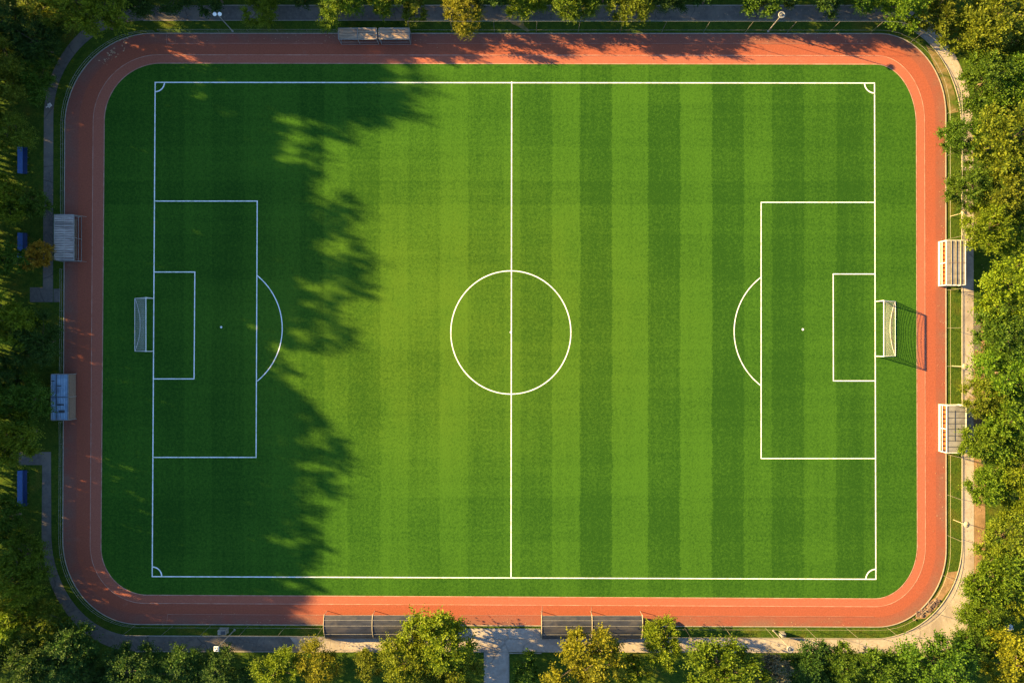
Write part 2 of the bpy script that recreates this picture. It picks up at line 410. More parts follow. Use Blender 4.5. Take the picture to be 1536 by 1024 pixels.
patch('worn_bend', [(1421, 858), (1437, 856), (1427, 880), (1404, 912), (1388, 927), (1374, 928), (1373, 918), (1388, 906), (1402, 896), (1412, 880)], .008, M['dirt'])
patch('trodden_shortcut', [(763, 31.5), (785, 32), (786, 38), (795, 47), (790, 48), (777, 40), (768, 36)], .008, M['verge_dirt'])
kb = MB()
def kerb_line(pts, w=.12, h=.07):
    for p, q in zip(pts, pts[1:]): kb.beam(W(*p) + Vector((0, 0, h / 2)), W(*q) + Vector((0, 0, h / 2)), w, h)
kerb_line([(726.5, 1150), (726.5, 976.8), (690, 976.8)]); kerb_line([(763.3, 1150), (763.3, 979), (812, 979)])
kerb_line([p for p in pin[22:22 + 24 + 22 + 24 + 22 + 8]], .09, .08)
kerb_line([(215, 31), (300, 31)]); kerb_line([(203, 953.2), (487, 954.7)])
kerb_line([p for p in pout[24:46]], .12, .06)
kerb_line([(203, 976.5), (580, 977)], .1, .06)
structure(kb.build('path_kerb', M['kerb']))

# ------------------------------------------------------------------ fences
def along(loop, a, c):
    """part of a loop between two indices (wraps)"""
    n = len(loop); r = []; i = a
    while True:
        r.append(loop[i % n])
        if i % n == c % n: break
        i += 1
    return r
def near(loop, p): return min(range(len(loop)), key=lambda i: (loop[i][0] - p[0]) ** 2 + (loop[i][1] - p[1]) ** 2)
def resample(pts, step):
    P = [Vector((p[0], p[1])) for p in pts]; L = [0]
    for a, c in zip(P, P[1:]): L.append(L[-1] + (c - a).length)
    n = max(1, round(L[-1] / step)); out = []
    for i in range(n + 1):
        t = L[-1] * i / n; j = max(k for k in range(len(L)) if L[k] <= t + 1e-6); j = min(j, len(P) - 2)
        f = (t - L[j]) / max(1e-6, L[j + 1] - L[j]); out.append(P[j].lerp(P[j + 1], f))
    return out
FL = offset(outer, 2.6)
def fence(p0, p1, H, rails, step, label, m, group, pr=.026, rr=.016, name='boundary_fence', ends=None):
    pts = along(FL, near(FL, p0), near(FL, p1)); pts = [p for p in pts]
    if ends: pts = [ends[0]] + pts[1:-1] + [ends[1]]
    o0 = W(*pts[0]); root = empty(name, o0, label, 'fence', group)
    for p in resample(pts, step):
        q = MB(); c = W(p.x, p.y) - o0
        q.tube([c, c + Vector((0, 0, H + .04))], pr, 6); q.build('post', M['post_steel'], root)
    fine = resample(pts, 14)
    for z in rails:
        q = MB(); q.tube([W(p.x, p.y) - o0 + Vector((0, 0, z)) for p in fine], rr, 6); q.build('rail', m, root)
    return root
TG = 'tall ball-stop fences round the track'; LG = 'low rail fences on the shaded side'
fence((486, 938), (203, 937), 4.0, (.85, 4.0), 60, 'tall post and rail fence below the track, left of the dark curved shelters', M['steel'], TG, ends=((485, 939), (203, 937.5)))
fence((1421, 681), (966, 940), 4.0, (.85, 4.0), 61, 'tall cream fence curving round the sunny lower right track bend', M['cream'], TG, .028, .015, ends=((1421, 681), (966, 941.3)))
fence((1421, 435), (1421, 606), 4.0, (.85, 4.0), 58, 'tall straight cream fence between the two right-hand white shelters', M['cream'], TG, .028, .015, ends=((1421, 435), (1421, 606)))
fence((616, 48.5), (1421, 359), 4.0, (.85, 4.0), 61, 'tall fence along the top track and round the upper right bend', M['steel'], TG, .028, .016, ends=((616, 48.5), (1421, 359)))
fence((240, 48.5), (506, 48.5), 1.0, (.35, 1.0), 42, 'low rail fence along the top track, left of the plank-roofed shelters', M['steel'], LG, ends=((240, 48.5), (506, 48.5)))
fence((95, 322), (232, 48.5), .75, (.3, .75), 34, 'low double rail fence round the shaded upper left track bend', M['steel'], LG, ends=((95, 322), (232, 48.7)))
fence((93.2, 560), (94, 404), .75, (.3, .75), 34, 'low double rail fence between the two left-hand shelters', M['steel'], LG, ends=((93, 560), (94, 404)))
fence((202, 937), (92.5, 632), .75, (.3, .75), 34, 'low double rail fence round the shaded lower left track bend', M['steel'], LG, ends=((202, 937.4), (92.6, 632)))

# ------------------------------------------------------------------ goals
def goal(x, y0, y1, back, sgn, label):
    """posts at photo-map x, y0..y1; ground bar behind, net sagging from crossbar to ground bar"""
    o0 = W(x, (y0 + y1) / 2); root = empty('football_goal', o0, label, 'goal', 'football goals')
    hw = (y1 - y0) * .05; H = 2.44; D = back; rr = .065
    z0 = .05
    for s in (-1, 1):
        q = MB(); q.tube([(0, s * hw, z0), (0, s * hw, H)], rr, 10); q.build('post', M['white'], root, smooth=False)
        q = MB(); q.tube([(sgn * .05, s * hw, H - .02), (sgn * .25, s * hw, H - .05), (sgn * D, s * hw, z0 + .04)], .038, 8); q.build('stanchion', M['white'], root)
        q = MB(); q.tube([(0, s * hw, z0 + .04), (sgn * D, s * hw, z0 + .04)], .04, 8); q.build('side_bar', M['white'], root)
    q = MB(); q.tube([(0, -hw - rr, H), (0, hw + rr, H)], rr, 10); q.build('crossbar', M['white'], root)
    q = MB(); q.tube([(sgn * D, -hw, z0 + .04), (sgn * D, hw, z0 + .04)], .05, 8); q.build('ground_bar', M['white'], root)
    # net surface: rows from crossbar over the back to the ground bar
    rows = 13; cols = 29
    def P(i, j):
        u = i / rows; v = j / cols * 2 - 1
        sag = (1 - abs(v) ** 2.2)
        if u < .08: d = .25 * u / .08; z = H - .04 - .10 * sag * (u / .08)
        else:
            t = (u - .08) / .92; d = .25 + (D - .28) * t; z = (H - .04) + (z0 + .04 - H + .04) * t
            k = math.sin(math.pi * t); d -= .22 * sag * k * t; z -= .22 * sag * k * (1 - t * .3); z -= .10 * sag * (1 - t)
        return Vector((sgn * d, v * hw, max(z, z0 + .02)))
    q = MB(); cr = .015
    for i in range(0, rows + 1):
        for j in range(cols): q.tube([P(i, j), P(i, j + 1)], cr, 3, cap=False)
    for j in range(0, cols + 1):
        for i in range(rows): q.tube([P(i, j), P(i + 1, j)], cr, 3, cap=False)
    for s in (-1, 1):                        # side nets
        for a in range(1, 10):
            d = D * a / 10; top = H - .08 if d < .25 else (H - .08) * (1 - (d - .25) / (D - .25)) + z0
            q.tube([Vector((sgn * d, s * hw, z0)), Vector((sgn * d, s * hw, top))], cr, 3, cap=False)
        for a in range(1, 11):
            z = H * a / 11; d = D - (D - .25) * z / H
            q.tube([Vector((0, s * hw, z)), Vector((sgn * d, s * hw, z))], cr, 3, cap=False)
    q.build('net', M['net'], root)
    # gathered hem of loose net lying along the ground bar
    q = MB(); q.tube([Vector((sgn * (D - .06 - .75 * (1 - (j / 20 * 2 - 1) ** 2)), (j / 20 * 2 - 1) * hw * .98, z0 + .06)) for j in range(21)], .045, 6); q.build('net_hem', M['net'], root)
goal(1314.2, 452, 534, 2.85, 1, 'white goal with netting in full sun at the right end of the pitch')
goal(230.2, 447.5, 526.5, 2.75, -1, 'white goal with sagging net in deep shade at the left end of the pitch')

# ------------------------------------------------------------------ shelters
def frame_posts(root, xs, y, h, m, w=.07):
    for x in xs:
        q = MB(); q.beam((x, y, 0), (x, y, h), w); q.build('post', m, root)
def bench_part(root, x0, x1, y, m, leg=M['dark_steel'], back=True):
    q = MB()
    for k in range(3): q.box(x0, x1, y + k * .13, y + k * .13 + .11, .42, .46)
    s = q.build('bench', m, root)
    n = max(2, int((x1 - x0) / 1.6))
    for i in range(n + 1):
        x = x0 + .15 + (x1 - x0 - .3) * i / n; q = MB(); q.box(x - .03, x + .03, y, y + .36, .035, .42); q.build('bench_leg', leg, s)
    if back:
        q = MB()
        for k in range(3): q.box(x0, x1, y + .42, y + .45, .55 + k * .14, .66 + k * .14)
        q.build('backrest', m, s)

# local frame of every shelter: x along its length, y = 0 open front, y > 0 towards the back
def plank_shelter(loc, rz, L, D, label, wood, bays=2, front=2.12, back=2.3, slat_dir='x', group=None, slats=9, brace=False):
    root = empty('team_shelter', loc, label, 'shelter', group, rz)
    roof = MB()
    if slat_dir == 'x':
        for k in range(slats):
            y0 = D * k / slats; y1 = D * (k + .9) / slats; za = front + (back - front) * k / slats; zb = front + (back - front) * (k + .9) / slats
            for bi in range(bays):
                x0 = -L / 2 + L * bi / bays + .05; x1 = -L / 2 + L * (bi + 1) / bays - .05
                j = rnd.uniform(-.02, .02)
                roof.sheet([(y0, za + j), (y1, zb + j)], x0, x1, .035)
    else:
        for k in range(slats):
            x0 = -L / 2 + L * (k + .1) / slats; x1 = -L / 2 + L * (k + .9) / slats; j = rnd.uniform(-.025, .03)
            roof.sheet([(.03, front + j), (D - .03, back + j)], x0, x1, .035)
    rf = roof.build('roof', wood, root)
    q = MB()                                          # frame of edge beams
    q.beam((-L / 2, -.03, front), (L / 2, -.03, front), .08, .1); q.beam((-L / 2, D + .03, back), (L / 2, D + .03, back), .08, .1)
    for x in (-L / 2 - .02, L / 2 + .02): q.beam((x, -.03, front), (x, D + .03, back), .09, .12)
    if bays > 1:
        for bi in range(1, bays): q.beam((-L / 2 + L * bi / bays, 0, front + .02), (-L / 2 + L * bi / bays, D, back + .02), .06, .1)
    q.build('roof_frame', M['steel'], rf)
    xs = [-L / 2 + L * i / bays for i in range(bays + 1)]
    frame_posts(root, xs, 0, front - .05, M['steel']); frame_posts(root, xs, D, back - .05, M['steel'])
    q = MB(); q.box(-L / 2, L / 2, D - .02, D + .02, .1, back - .15); q.build('back_wall', M['dark_steel'], root)
    for z in (.08, .9):
        q = MB(); q.beam((-L / 2, 0, z), (L / 2, 0, z), .06); q.build('front_rail', M['steel'], root)
    for s in (-1, 1):
        for z in (.08, 1.1):
            q = MB(); q.beam((s * L / 2, 0, z), (s * L / 2, D, z), .055); q.build('side_bar', M['steel'], root)
        if brace:
            q = MB(); q.tube([(s * L / 2, 0, front - .1), (s * (L / 2 + .05), -.75, .06)], .03, 6); q.build('brace', M['steel'], root)
    bench_part(root, -L / 2 + .3, L / 2 - .3, .5, M['wood_brown'])
    return root
PG = 'plank-roofed team shelters'
plank_shelter((-22.75, 44.5, 0), 0, 5.6, 1.5, 'long brown plank-roofed shelter at the top, left one of the adjoining pair', M['wood'], 2, group=PG)
plank_shelter((-17.35, 44.5, 0), 0, 4.4, 1.5, 'shorter brown plank-roofed shelter at the top, right one of the adjoining pair', M['wood'], 1, group=PG)
plank_shelter((-64.55, 15.3, 0), R(90), 6.65, 2.8, 'shelter with a grey cross-plank roof on the left edge, nearer the top', M['wood_grey'], 2, 2.12, 2.2, 'y', PG, 19, True)

def sheet_shelter(loc, rz, L, D, kind, label, group):
    root = empty('team_shelter', loc, label, 'shelter', group, rz); H = 2.1
    white = M['white'] if kind != 'blue' else M['steel']
    if kind == 'ribbed':                           # long stepped louvre panels with raised battens
        roof = MB()
        for k in range(4):
            y0 = D * k / 4; y1 = D * (k + 1) / 4
            roof.sheet([(y0 + .04, H + .11), (y1 - .06, H + .08)], -L / 2 + .06, L / 2 - .06, .03)
        rf = roof.build('roof', M['sheet_pale'], root)
        for k in range(1, 4):
            q = MB(); q.beam((-L / 2, D * k / 4, H + .16), (L / 2, D * k / 4, H + .16), .08, .05); q.build('batten', M['cream'], rf)
        q = MB(); q.beam((0, .05, H + .2), (0, D - .05, H + .2), .05, .03); q.build('cross_strip', M['wood_brown'], rf)
    elif kind == 'grid':
        roof = MB(); roof.sheet([(.05, H + .03), (D - .05, H + .08)], -L / 2 + .05, L / 2 - .05, .03)
        rf = roof.build('roof', M['sheet_grey'], root)
        for k in range(1, 8):
            q = MB(); x = -L / 2 + L * k / 8 + rnd.uniform(-.08, .08)
            q.beam((x, .05, H + .075), (x, D - .05, H + .115), .05, .05); q.build('rib', M['dark_steel'], rf)
        q = MB(); q.beam((-L / 2 + .7, D * .42, H + .085), (L / 2 - 1.7, D * .42, H + .085), .035, .035); q.build('purlin', M['dark_steel'], rf)
    else:                                          # blue: corrugated sheet in a frame, brown slatted apron in front
        roof = MB(); nn = 40
        for k in range(nn):
            y0, y1 = .05 + (D - .1) * k / nn, .05 + (D - .1) * (k + 1) / nn
            zz = lambda i: H + .05 + .025 * math.sin(i * math.pi / 2)
            roof.sheet([(y0, zz(k)), (y1, zz(k + 1))], -L / 2 + .05, L / 2 - .05, .02)
        rf = roof.build('roof', M['sheet_blue'], root)
        q = MB(); q.beam((0, .05, H + .12), (0, D - .05, H + .12), .07, .05); q.beam((-L / 2, D * .68, H + .11), (L / 2, D * .68, H + .11), .06, .05)
        q.build('roof_strap', M['dark_steel'], rf)
        q = MB()
        for x0, x1, y0, y1 in ((-2.3, -1.9, .5, 1.4), (-1.2, -1.0, .6, 1.6), (1.6, 1.75, 1.0, 1.6), (2.3, 2.45, 2.0, 2.5), (-2.2, -2.1, 2.0, 2.5)): q.box(x0, x1, y0, y1, H + .09, H + .105)
        q.build('roof_patch', M['dark_steel'], rf)
    q = MB()
    for y in (0, D): q.beam((-L / 2, y, H + .06), (L / 2, y, H + .06), .09, .12)
    for x in (-L / 2, L / 2): q.beam((x, .06, H + .06), (x, D - .06, H + .06), .09, .12)
    q.build('roof_frame', white, rf)
    xs = [-L / 2, 0, L / 2]
    frame_posts(root, xs, 0, H, white, .09); frame_posts(root, xs, D, H, white, .09)
    q = MB(); q.box(-L / 2, L / 2, D - .12, D - .09, .1, H - .1); q.build('back_wall', M['sheet_grey'] if kind != 'blue' else M['dark_steel'], root)
    if kind == 'blue':
        for k in range(7):
            q = MB(); z = .25 + k * .25; q.box(-L / 2 + .06, -.05, -.04, .02, z, z + .17); q.box(.05, L / 2 - .06, -.04, .02, z, z + .17); q.build('slat', M['wood_brown'], root)
        bench_part(root, -L / 2 + .3, L / 2 - .3, 1.2, M['wood_brown'])
    else:
        for z in (.1, .35, 1.05):
            q = MB(); q.beam((-L / 2, -.01, z), (L / 2, -.01, z), .07, .09); q.build('front_rail', white, root)
        q = MB(); q.box(-L / 2 + .06, L / 2 - .06, .02, .035, .14, .62); q.build('kick_panel', M['sheet_grey'], root)
        n = 10
        for i in range(n):
            x = -L / 2 + .45 + (L - .9) * i / (n - 1)
            q = MB(); q.box(x - .23, x + .23, .45, .88, .42, .47)
            st = q.build('seat', M['orange'], root, .015)
            q = MB(); q.hexa([Vector(p) for p in ((x - .23, .88, .45), (x + .23, .88, .45), (x + .23, .92, .45), (x - .23, .92, .45), (x - .21, 1.0, .85), (x + .21, 1.0, .85), (x + .21, 1.03, .85), (x - .21, 1.03, .85))]); q.build('seat_back', M['orange'], st)
        q = MB(); q.beam((-L / 2 + .2, .66, .38), (L / 2 - .2, .66, .38), .06)
        for i in range(5): xx = -L / 2 + .4 + (L - .8) * i / 4; q.beam((xx, .66, .03), (xx, .66, .36), .05)
        q.build('seat_beam', M['steel'], root)
        for s in (-1, 1):
            for z in (.1, 1.05):
                q = MB(); q.beam((s * L / 2, 0, z), (s * L / 2, D, z), .055); q.build('side_rail', white, root)
    return root
SG = 'flat-roofed sheet shelters'
sheet_shelter((63.95, 11.6, 0), R(-90), 6.55, 2.8, 'ribbed', 'white shelter with a stepped four-panel roof, upper one on the right edge', SG)
sheet_shelter((64.0, -12.9, 0), R(-90), 6.95, 2.85, 'grid', 'white-framed shelter with a grey gridded roof, lower one on the right edge', SG)
sheet_shelter((-65.35, -8.2, 0), R(90), 6.75, 2.5, 'blue', 'shelter with blue-grey sheet roof and brown slat front on the left edge', SG)

def barrel_shelter(loc, L, label):
    root = empty('curved_shelter', loc, label, 'shelter', 'dark curved shelters below the track')
    prof = [(0, 2.0), (.3, 2.18), (.6, 2.30), (1.0, 2.38), (1.4, 2.40), (1.9, 2.34), (2.4, 2.18), (2.8, 1.95), (3.3, 1.55), (3.7, 1.08), (3.95, .6), (4.05, .1)]
    for bi in range(2):
        x0, x1 = -L / 2 + L * bi / 2 + .06, -L / 2 + L * (bi + 1) / 2 - .06
        q = MB(); q.sheet([(-y, z) for y, z in prof], x0, x1, .02); p = q.build('roof_panel', M['tinted'], root)
        for y, z in (prof[0], prof[2], prof[4], prof[7]):
            q = MB(); q.beam((x0, -y, z + .02), (x1, -y, z + .02), .05, .04); q.build('rail', M['steel'], p)
    for i in range(3):
        x = -L / 2 + L * i / 2
        q = MB(); q.tube([(x, .12, 1.9)] + [(x, -y, z + .02) for y, z in prof], .055, 6); q.build('rib', M['cream'], root)
        q = MB(); q.tube([(x, 0, .03), (x, 0, 2.0)], .04, 6); q.build('post', M['steel'], root)
        q = MB(); q.ngon([Vector((x + .012, -y, z - .04)) for y, z in prof] + [Vector((x + .012, -.9, .1))]); q.ngon(([Vector((x - .012, -y, z - .04)) for y, z in prof] + [Vector((x - .012, -.9, .1))])[::-1]); q.build('side_panel', M['tinted'], root)
    n = 18
    for i in range(n):
        x = -L / 2 + .5 + (L - 1.0) * i / (n - 1)
        if abs(x) < .25: continue
        q = MB(); q.box(x - .22, x + .22, -2.5, -2.08, .42, .47); st = q.build('seat', M['blue_dark'], root)
        q = MB(); q.box(x - .21, x + .21, -2.56, -2.51, .45, .9); q.build('seat_back', M['blue_dark'], st)
    q = MB()
    for bi in (-1, 1): q.beam((bi * (L / 4) - L / 4 + .3, -2.3, .36), (bi * (L / 4) + L / 4 - .3, -2.3, .36), .06)
    for i in range(6): xx = -L / 2 + .5 + (L - 1) * i / 5; q.beam((xx, -2.3, .01), (xx, -2.3, .33), .05)
    q.build('seat_beam', M['steel'], root)
    return root
barrel_shelter((-20.55, -40.35, 0), 14.3, 'dark curved shelter below the track, left one, half under yellow-green trees')
barrel_shelter((11.8, -40.4, 0), 14.85, 'dark curved shelter below the track, right one, beside the paved forecourt')

# ------------------------------------------------------------------ lamps, cabinets, benches, litter
def lamp(px, py, h, kind, label):
    root = empty('street_lamp', W(px, py), label, 'street lamp', 'lamps round the ground')
    q = MB(); q.lathe([(.16, 0), (.16, .18), (.11, .22)], 10); q.build('base', M['steel'], root)
    q = MB(); q.tube([(0, 0, .2), (0, 0, h)], .085, 10, .055); q.build('pole', M['steel'], root)
    if kind == 'double':
        q = MB(); q.tube([(-.42, 0, h), (.42, 0, h)], .04, 6); q.build('cross_arm', M['steel'], root)
        for s in (-1, 1):
            q = MB(); q.lathe([(.10, -.14), (.22, -.06), (.29, .05), (.27, .15), (.17, .25), (.06, .3)], 14, (s * .36, 0, h + .1)); q.build('lamp_head', M['glass_lamp'], root, smooth=True)
    elif kind == 'ring':
        q = MB(); q.lathe([(.18, -.1), (.42, -.06), (.50, .0), (.47, .06), (.38, .08), (.34, .02), (.26, .02)], 24, (0, 0, h)); hd = q.build('lamp_head', M['steel'], root)
        q = MB(); q.lathe([(.25, 0), (.21, .1), (.12, .16), (.03, .17)], 16, (0, 0, h + .025)); q.build('cap', M['dark_steel'], hd)
    else:
        q = MB(); q.box(-.36, .36, -.36, .36, h, h + .18); hd = q.build('lamp_head', M['glass_lamp'], root, .12)
        for x, y in ((-.17, .16), (.18, .17), (.0, -.17), (.22, -.1)):
            q = MB(); q.box(x - .1, x + .1, y - .09, y + .09, h + .182, h + .21); q.build('vent', M['dark_steel'], hd)
    return root
lamp(349, 47.2, 6.0, 'double', 'lamp post with two round white heads by the top left track')
lamp(1152, 47.5, 6.0, 'ring', 'lamp post with a ring-shaped head by the top right track')
lamp(352, 944, 7.2, 'box', 'lamp post with a boxy white head below the shaded lower left track')
lamp(1160, 945, 7.2, 'ring', 'lamp post with a round head below the sunny lower right track')
def path_light(px, py, label):
    root = empty('path_light', W(px, py), label, 'path light', 'short lights beside the right-hand path')
    q = MB(); q.tube([(0, 0, 0), (0, 0, 3.1)], .05, 8, .04); q.build('pole', M['cream'], root)
    q = MB(); q.lathe([(.10, 0), (.38, .06), (.46, .14), (.40, .22), (.2, .3), (.05, .33)], 16, (.15, 0, 3.05)); hd = q.build('lamp_head', M['cream'], root, smooth=True)
    q = MB(); q.box(.05, .3, -.06, .06, 3.38, 3.44); q.build('sensor', M['dark_steel'], hd)
path_light(1428, 548.5, 'short cream lamp on the right verge, just above the gridded shelter')
path_light(1430, 779, 'short cream lamp on the right verge, near the lower bend')
path_light(1426, 324.5, 'short cream lamp at the right, under the tree above the four-panel shelter')

def cabinet(px, py, w, d, h, label, m):
    root = empty('control_cabinet', W(px, py), label, 'cabinet', 'cabinets at the lamp posts')
    q = MB(); q.box(-w / 2, w / 2, -d / 2, d / 2, .06, h); bd = q.build('housing', m, root, .08)
    q = MB(); q.box(-w / 2 - .05, w / 2 + .05, -d / 2 - .05, d / 2 + .05, .001, .06); q.build('plinth', M['kerb'], root)
    q = MB(); q.box(-w * .1, w * .42, -d * .34, d * .34, h + .003, h + .03); q.build('lid', M['dark_steel'], bd)
    q = MB(); q.box(-w * .3, w * .3, d / 2 + .002, d / 2 + .03, .2, h - .15); q.build('door', M['steel'], bd)
cabinet(336.5, 944.5, 1.25, .75, 1.1, 'pale rounded cabinet on the verge beside the lower left lamp', M['kerb'])
cabinet(1172.5, 949.5, .7, .6, 1.0, 'small grey cabinet on the verge beside the lower right lamp', M['steel'])

def long_bench(px, y0, y1, label):
    L = (y1 - y0) * .1 * .99; o0 = W(px, (y0 + y1) / 2); root = empty('long_bench', o0, label, 'bench', 'long blue benches among the left-hand trees')
    q = MB()
    for k in range(3): q.box(-.12 + k * .21, .06 + k * .21, -L / 2, L / 2, .45, .5)
    s = q.build('seat', M['blue_dark'], root)
    q = MB(); q.hexa([Vector(p) for p in ((-.62, -L / 2, .95), (-.16, -L / 2, .5), (-.16, L / 2, .5), (-.62, L / 2, .95), (-.64, -L / 2, 1.0), (-.18, -L / 2, .55), (-.18, L / 2, .55), (-.64, L / 2, 1.0))]); q.build('backrest', M['blue'], root)
    for i in range(4):
        y = -L / 2 + .3 + (L - .6) * i / 3
        q = MB(); q.box(-.1, -.02, y - .04, y + .04, 0, .45); q.build('leg', M['dark_steel'], root)
        q = MB(); q.box(.35, .43, y - .04, y + .04, 0, .45); q.build('leg', M['dark_steel'], root)
long_bench(38.8, 222, 262, 'long blue bench among the left-hand trees, uppermost of three')
long_bench(38.8, 350, 388, 'long blue bench half hidden beside the small orange tree')
long_bench(38.5, 704, 758, 'long blue bench in the clear beside the lower left path')

q = MB(); pts = [(-.46, -.2), (-.2, -.02), (-.24, .28), (.1, .34), (.16, .48), (.24, .36), (.5, .05), (.28, -.08), (.06, -.34), (-.12, -.18), (-.4, -.32)]
top = [Vector((x, y, .07 + .05 * math.sin(x * 7 + y * 4))) for x, y in pts]; q.ngon(top); q.ngon([Vector((p.x, p.y, .02)) for p in top][::-1])
for i in range(len(pts)):
    a, c = top[i], top[(i + 1) % len(pts)]; q.quad(Vector((a.x, a.y, .02)), Vector((c.x, c.y, .02)), c, a)
o = q.build('cardboard_sheet', M['card']); o.location = W(73.5, 159); tag(o, 'torn pale sheet of cardboard lying on the left-hand path', 'litter')
q = MB()
grid = [[Vector((x * .16 - .64, y * .16 - .48, .2 + .14 * math.sin(x * 1.7 + y) + .12 * math.cos(y * 2.1 - x * .6))) for x in range(9)] for y in range(7)]
for y in range(6):
    for x in range(8):
        if (x in (0, 7)) and y in (0, 5): continue
        q.quad(grid[y][x], grid[y][x + 1], grid[y + 1][x + 1], grid[y + 1][x])
o = q.build('plastic_sheet', M['plastic']); o.location = W(1512, 940) + Vector((0, 0, .05)); tag(o, 'crumpled pale blue plastic sheet under the lower right trees', 'litter')
sm = o.modifiers.new('thick', 'SOLIDIFY'); sm.thickness = .015

q = MB()
def stone(c, r):
    p = []
    for k in range(8):
        sx, sy, sz = (1, -1)[k & 1], (1, -1)[(k >> 1) & 1], (1, -1)[k >> 2]
        p.append(c + Vector((sx * r * rnd.uniform(.5, 1), sy * r * rnd.uniform(.5, 1), sz * r * rnd.uniform(.3, .6))))
    q.hexa([p[7], p[6], p[4], p[5], p[3], p[2], p[0], p[1]])
for i in range(90):
    t = rnd.random(); px = 1374 + 34 * t + rnd.uniform(-4, 4); py = 924 - 24 * t + rnd.uniform(-5, 5)
    r = rnd.uniform(.05, .22); stone(W(px, py) + Vector((0, 0, r * .3)), r)
tag(q.build('rubble', M['rock']), 'broken brick and stone strewn on the bare lower right verge', 'rubble', kind='stuff')
q = MB()
def leaf_on(px, py, s):
    c = W(px, py) + Vector((0, 0, .05 + rnd.random() * .02)); a = rnd.random() * 6.28
    d = Vector((math.cos(a), math.sin(a), rnd.uniform(-.1, .2))) * s; n = Vector((-math.sin(a), math.cos(a), rnd.uniform(-.1, .2))) * s * .5
    q.quad(c - d, c + n, c + d, c - n)
for i in range(44):
    t = rnd.choice([.15, .45, .5, .8, .95]) + rnd.gauss(0, .05); leaf_on(152 + 38 * t + rnd.gauss(0, 3), 98 - 38 * t + rnd.gauss(0, 4), rnd.uniform(.08, .26))
for i in range(140): leaf_on(rnd.uniform(230, 1310), 52 + abs(rnd.gauss(0, 8)), rnd.uniform(.05, .11))
for i in range(120): leaf_on(rnd.uniform(230, 1310), 938 - abs(rnd.gauss(0, 7)), rnd.uniform(.05, .1))
for i in range(90): leaf_on(1418 - abs(rnd.gauss(0, 6)), rnd.uniform(190, 800), rnd.uniform(.05, .11))
for i in range(200): leaf_on(rnd.uniform(230, 1400), rnd.uniform(958, 976), rnd.uniform(.05, .12))
for i in range(140): leaf_on(rnd.uniform(230, 1300), rnd.uniform(9, 30), rnd.uniform(.05, .12))
for i in range(120): leaf_on(rnd.uniform(1445, 1476), rnd.uniform(200, 900), rnd.uniform(.05, .12))
for i in range(60): leaf_on(rnd.uniform(66, 80), rnd.uniform(180, 430), rnd.uniform(.05, .1))
tag(q.build('fallen_leaves', M['fallen']), 'dry fallen leaves scattered over the track edge and paths', 'leaves', kind='stuff')

# ------------------------------------------------------------------ trees
def tree_mesh(seed, R0=4.0, base=2.2, zs=.8, nclump=20, sprigs=40, per=8, leaf=.30, tall=False):
    """meshes of one tree standing at the origin: trunk with limbs, crown of leaf sprays"""
    r = random.Random(seed); tr = MB(); cr = MB()
    H = base + R0 * zs * (2.0 if tall else 1.55); cz = base + (H - base) * (.5 if tall else .45)
    lean = Vector((r.uniform(-.3, .3), r.uniform(-.3, .3), 0))
    trunk = [Vector((0, 0, -.1)), lean * .3 + Vector((0, 0, base * .6)), lean * .7 + Vector((0, 0, base * 1.1)), lean + Vector((0, 0, cz)), lean * 1.2 + Vector((0, 0, H - R0 * .35))]
    tr.tube(trunk, .22 * R0 / 4, 8, .05)
    cl = []
    for i in range(nclump):
        for _ in range(60):
            a = r.uniform(0, 6.283); w = r.uniform(-.55, 1.0)
            rad = r.uniform(.50, .80) if i > nclump * .2 else r.uniform(.1, .4)
            h = math.sqrt(max(0, 1 - w * w))
            k = 1 + .18 * math.sin(a * 2 + seed) + .12 * math.sin(a * 3 + seed * 2.1)     # uneven outline
            c = Vector((math.cos(a) * h * rad * R0 * k, math.sin(a) * h * rad * R0 * k, cz + w * rad * (H - cz) * 1.02 if w > 0 else cz + w * rad * (cz - base)))
            if all((c - d).length > R0 * .26 for d, _ in cl): break
        cl.append((c, R0 * r.uniform(.24, .40)))
    for c, s in cl:
        t = r.uniform(.35, .9); zt = min(max(c.z - r.uniform(.5, 1.5) * R0 * .3, base * .7), H * .85)
        p0 = lean * (zt / H) + Vector((0, 0, zt)); m_ = p0.lerp(c, .5) + Vector((0, 0, -.12 * R0 * r.random()))
        tr.tube([p0, m_, c], .075 * R0 / 4, 5, .02)
        out = (c - Vector((0, 0, cz - R0 * .25))).normalized()
        for q_ in range(sprigs):
            d = Vector((r.gauss(0, 1), r.gauss(0, 1), r.gauss(0, .8))).normalized()
            if d.dot(out) < -.25: d = -d
            d = (d + Vector((0, 0, .12))).normalized(); L = s * r.uniform(.55, 1.25)
            side = d.cross(Vector((r.uniform(-.3, .3), r.uniform(-.3, .3), 1))).normalized()
            p = c + d * L * r.uniform(.1, .3)
            droop = r.uniform(-.02, .10)
            for j in range(per):
                tt = j / (per - 1); pos = p + d * (L * .8 * tt) + Vector((0, 0, -droop * tt * tt * L))
                sd = side * (1 if j % 2 else -1)
                ax = (d * r.uniform(.35, .9) + sd * r.uniform(.4, 1.0) + Vector((r.uniform(-.35, .35), r.uniform(-.35, .35), r.uniform(-.25, .35)))).normalized()
                ll = leaf * r.uniform(.7, 1.25) * (1.0 - .35 * tt)
                nn = (Vector((0, 0, 1)) + out * .5 + Vector((r.gauss(0, .45), r.gauss(0, .45), r.gauss(0, .3)))).normalized()
                wv = ax.cross(nn).normalized() * ll * r.uniform(.26, .36)
                i0 = len(cr.v); a0 = pos; a1 = pos + ax * ll * .5; a2 = pos + ax * ll
                cr.v += [a0, a1 + wv, a2, a1 - wv]; cr.f.append((i0, i0 + 1, i0 + 2, i0 + 3))
    return tr, cr
PROTO = {}
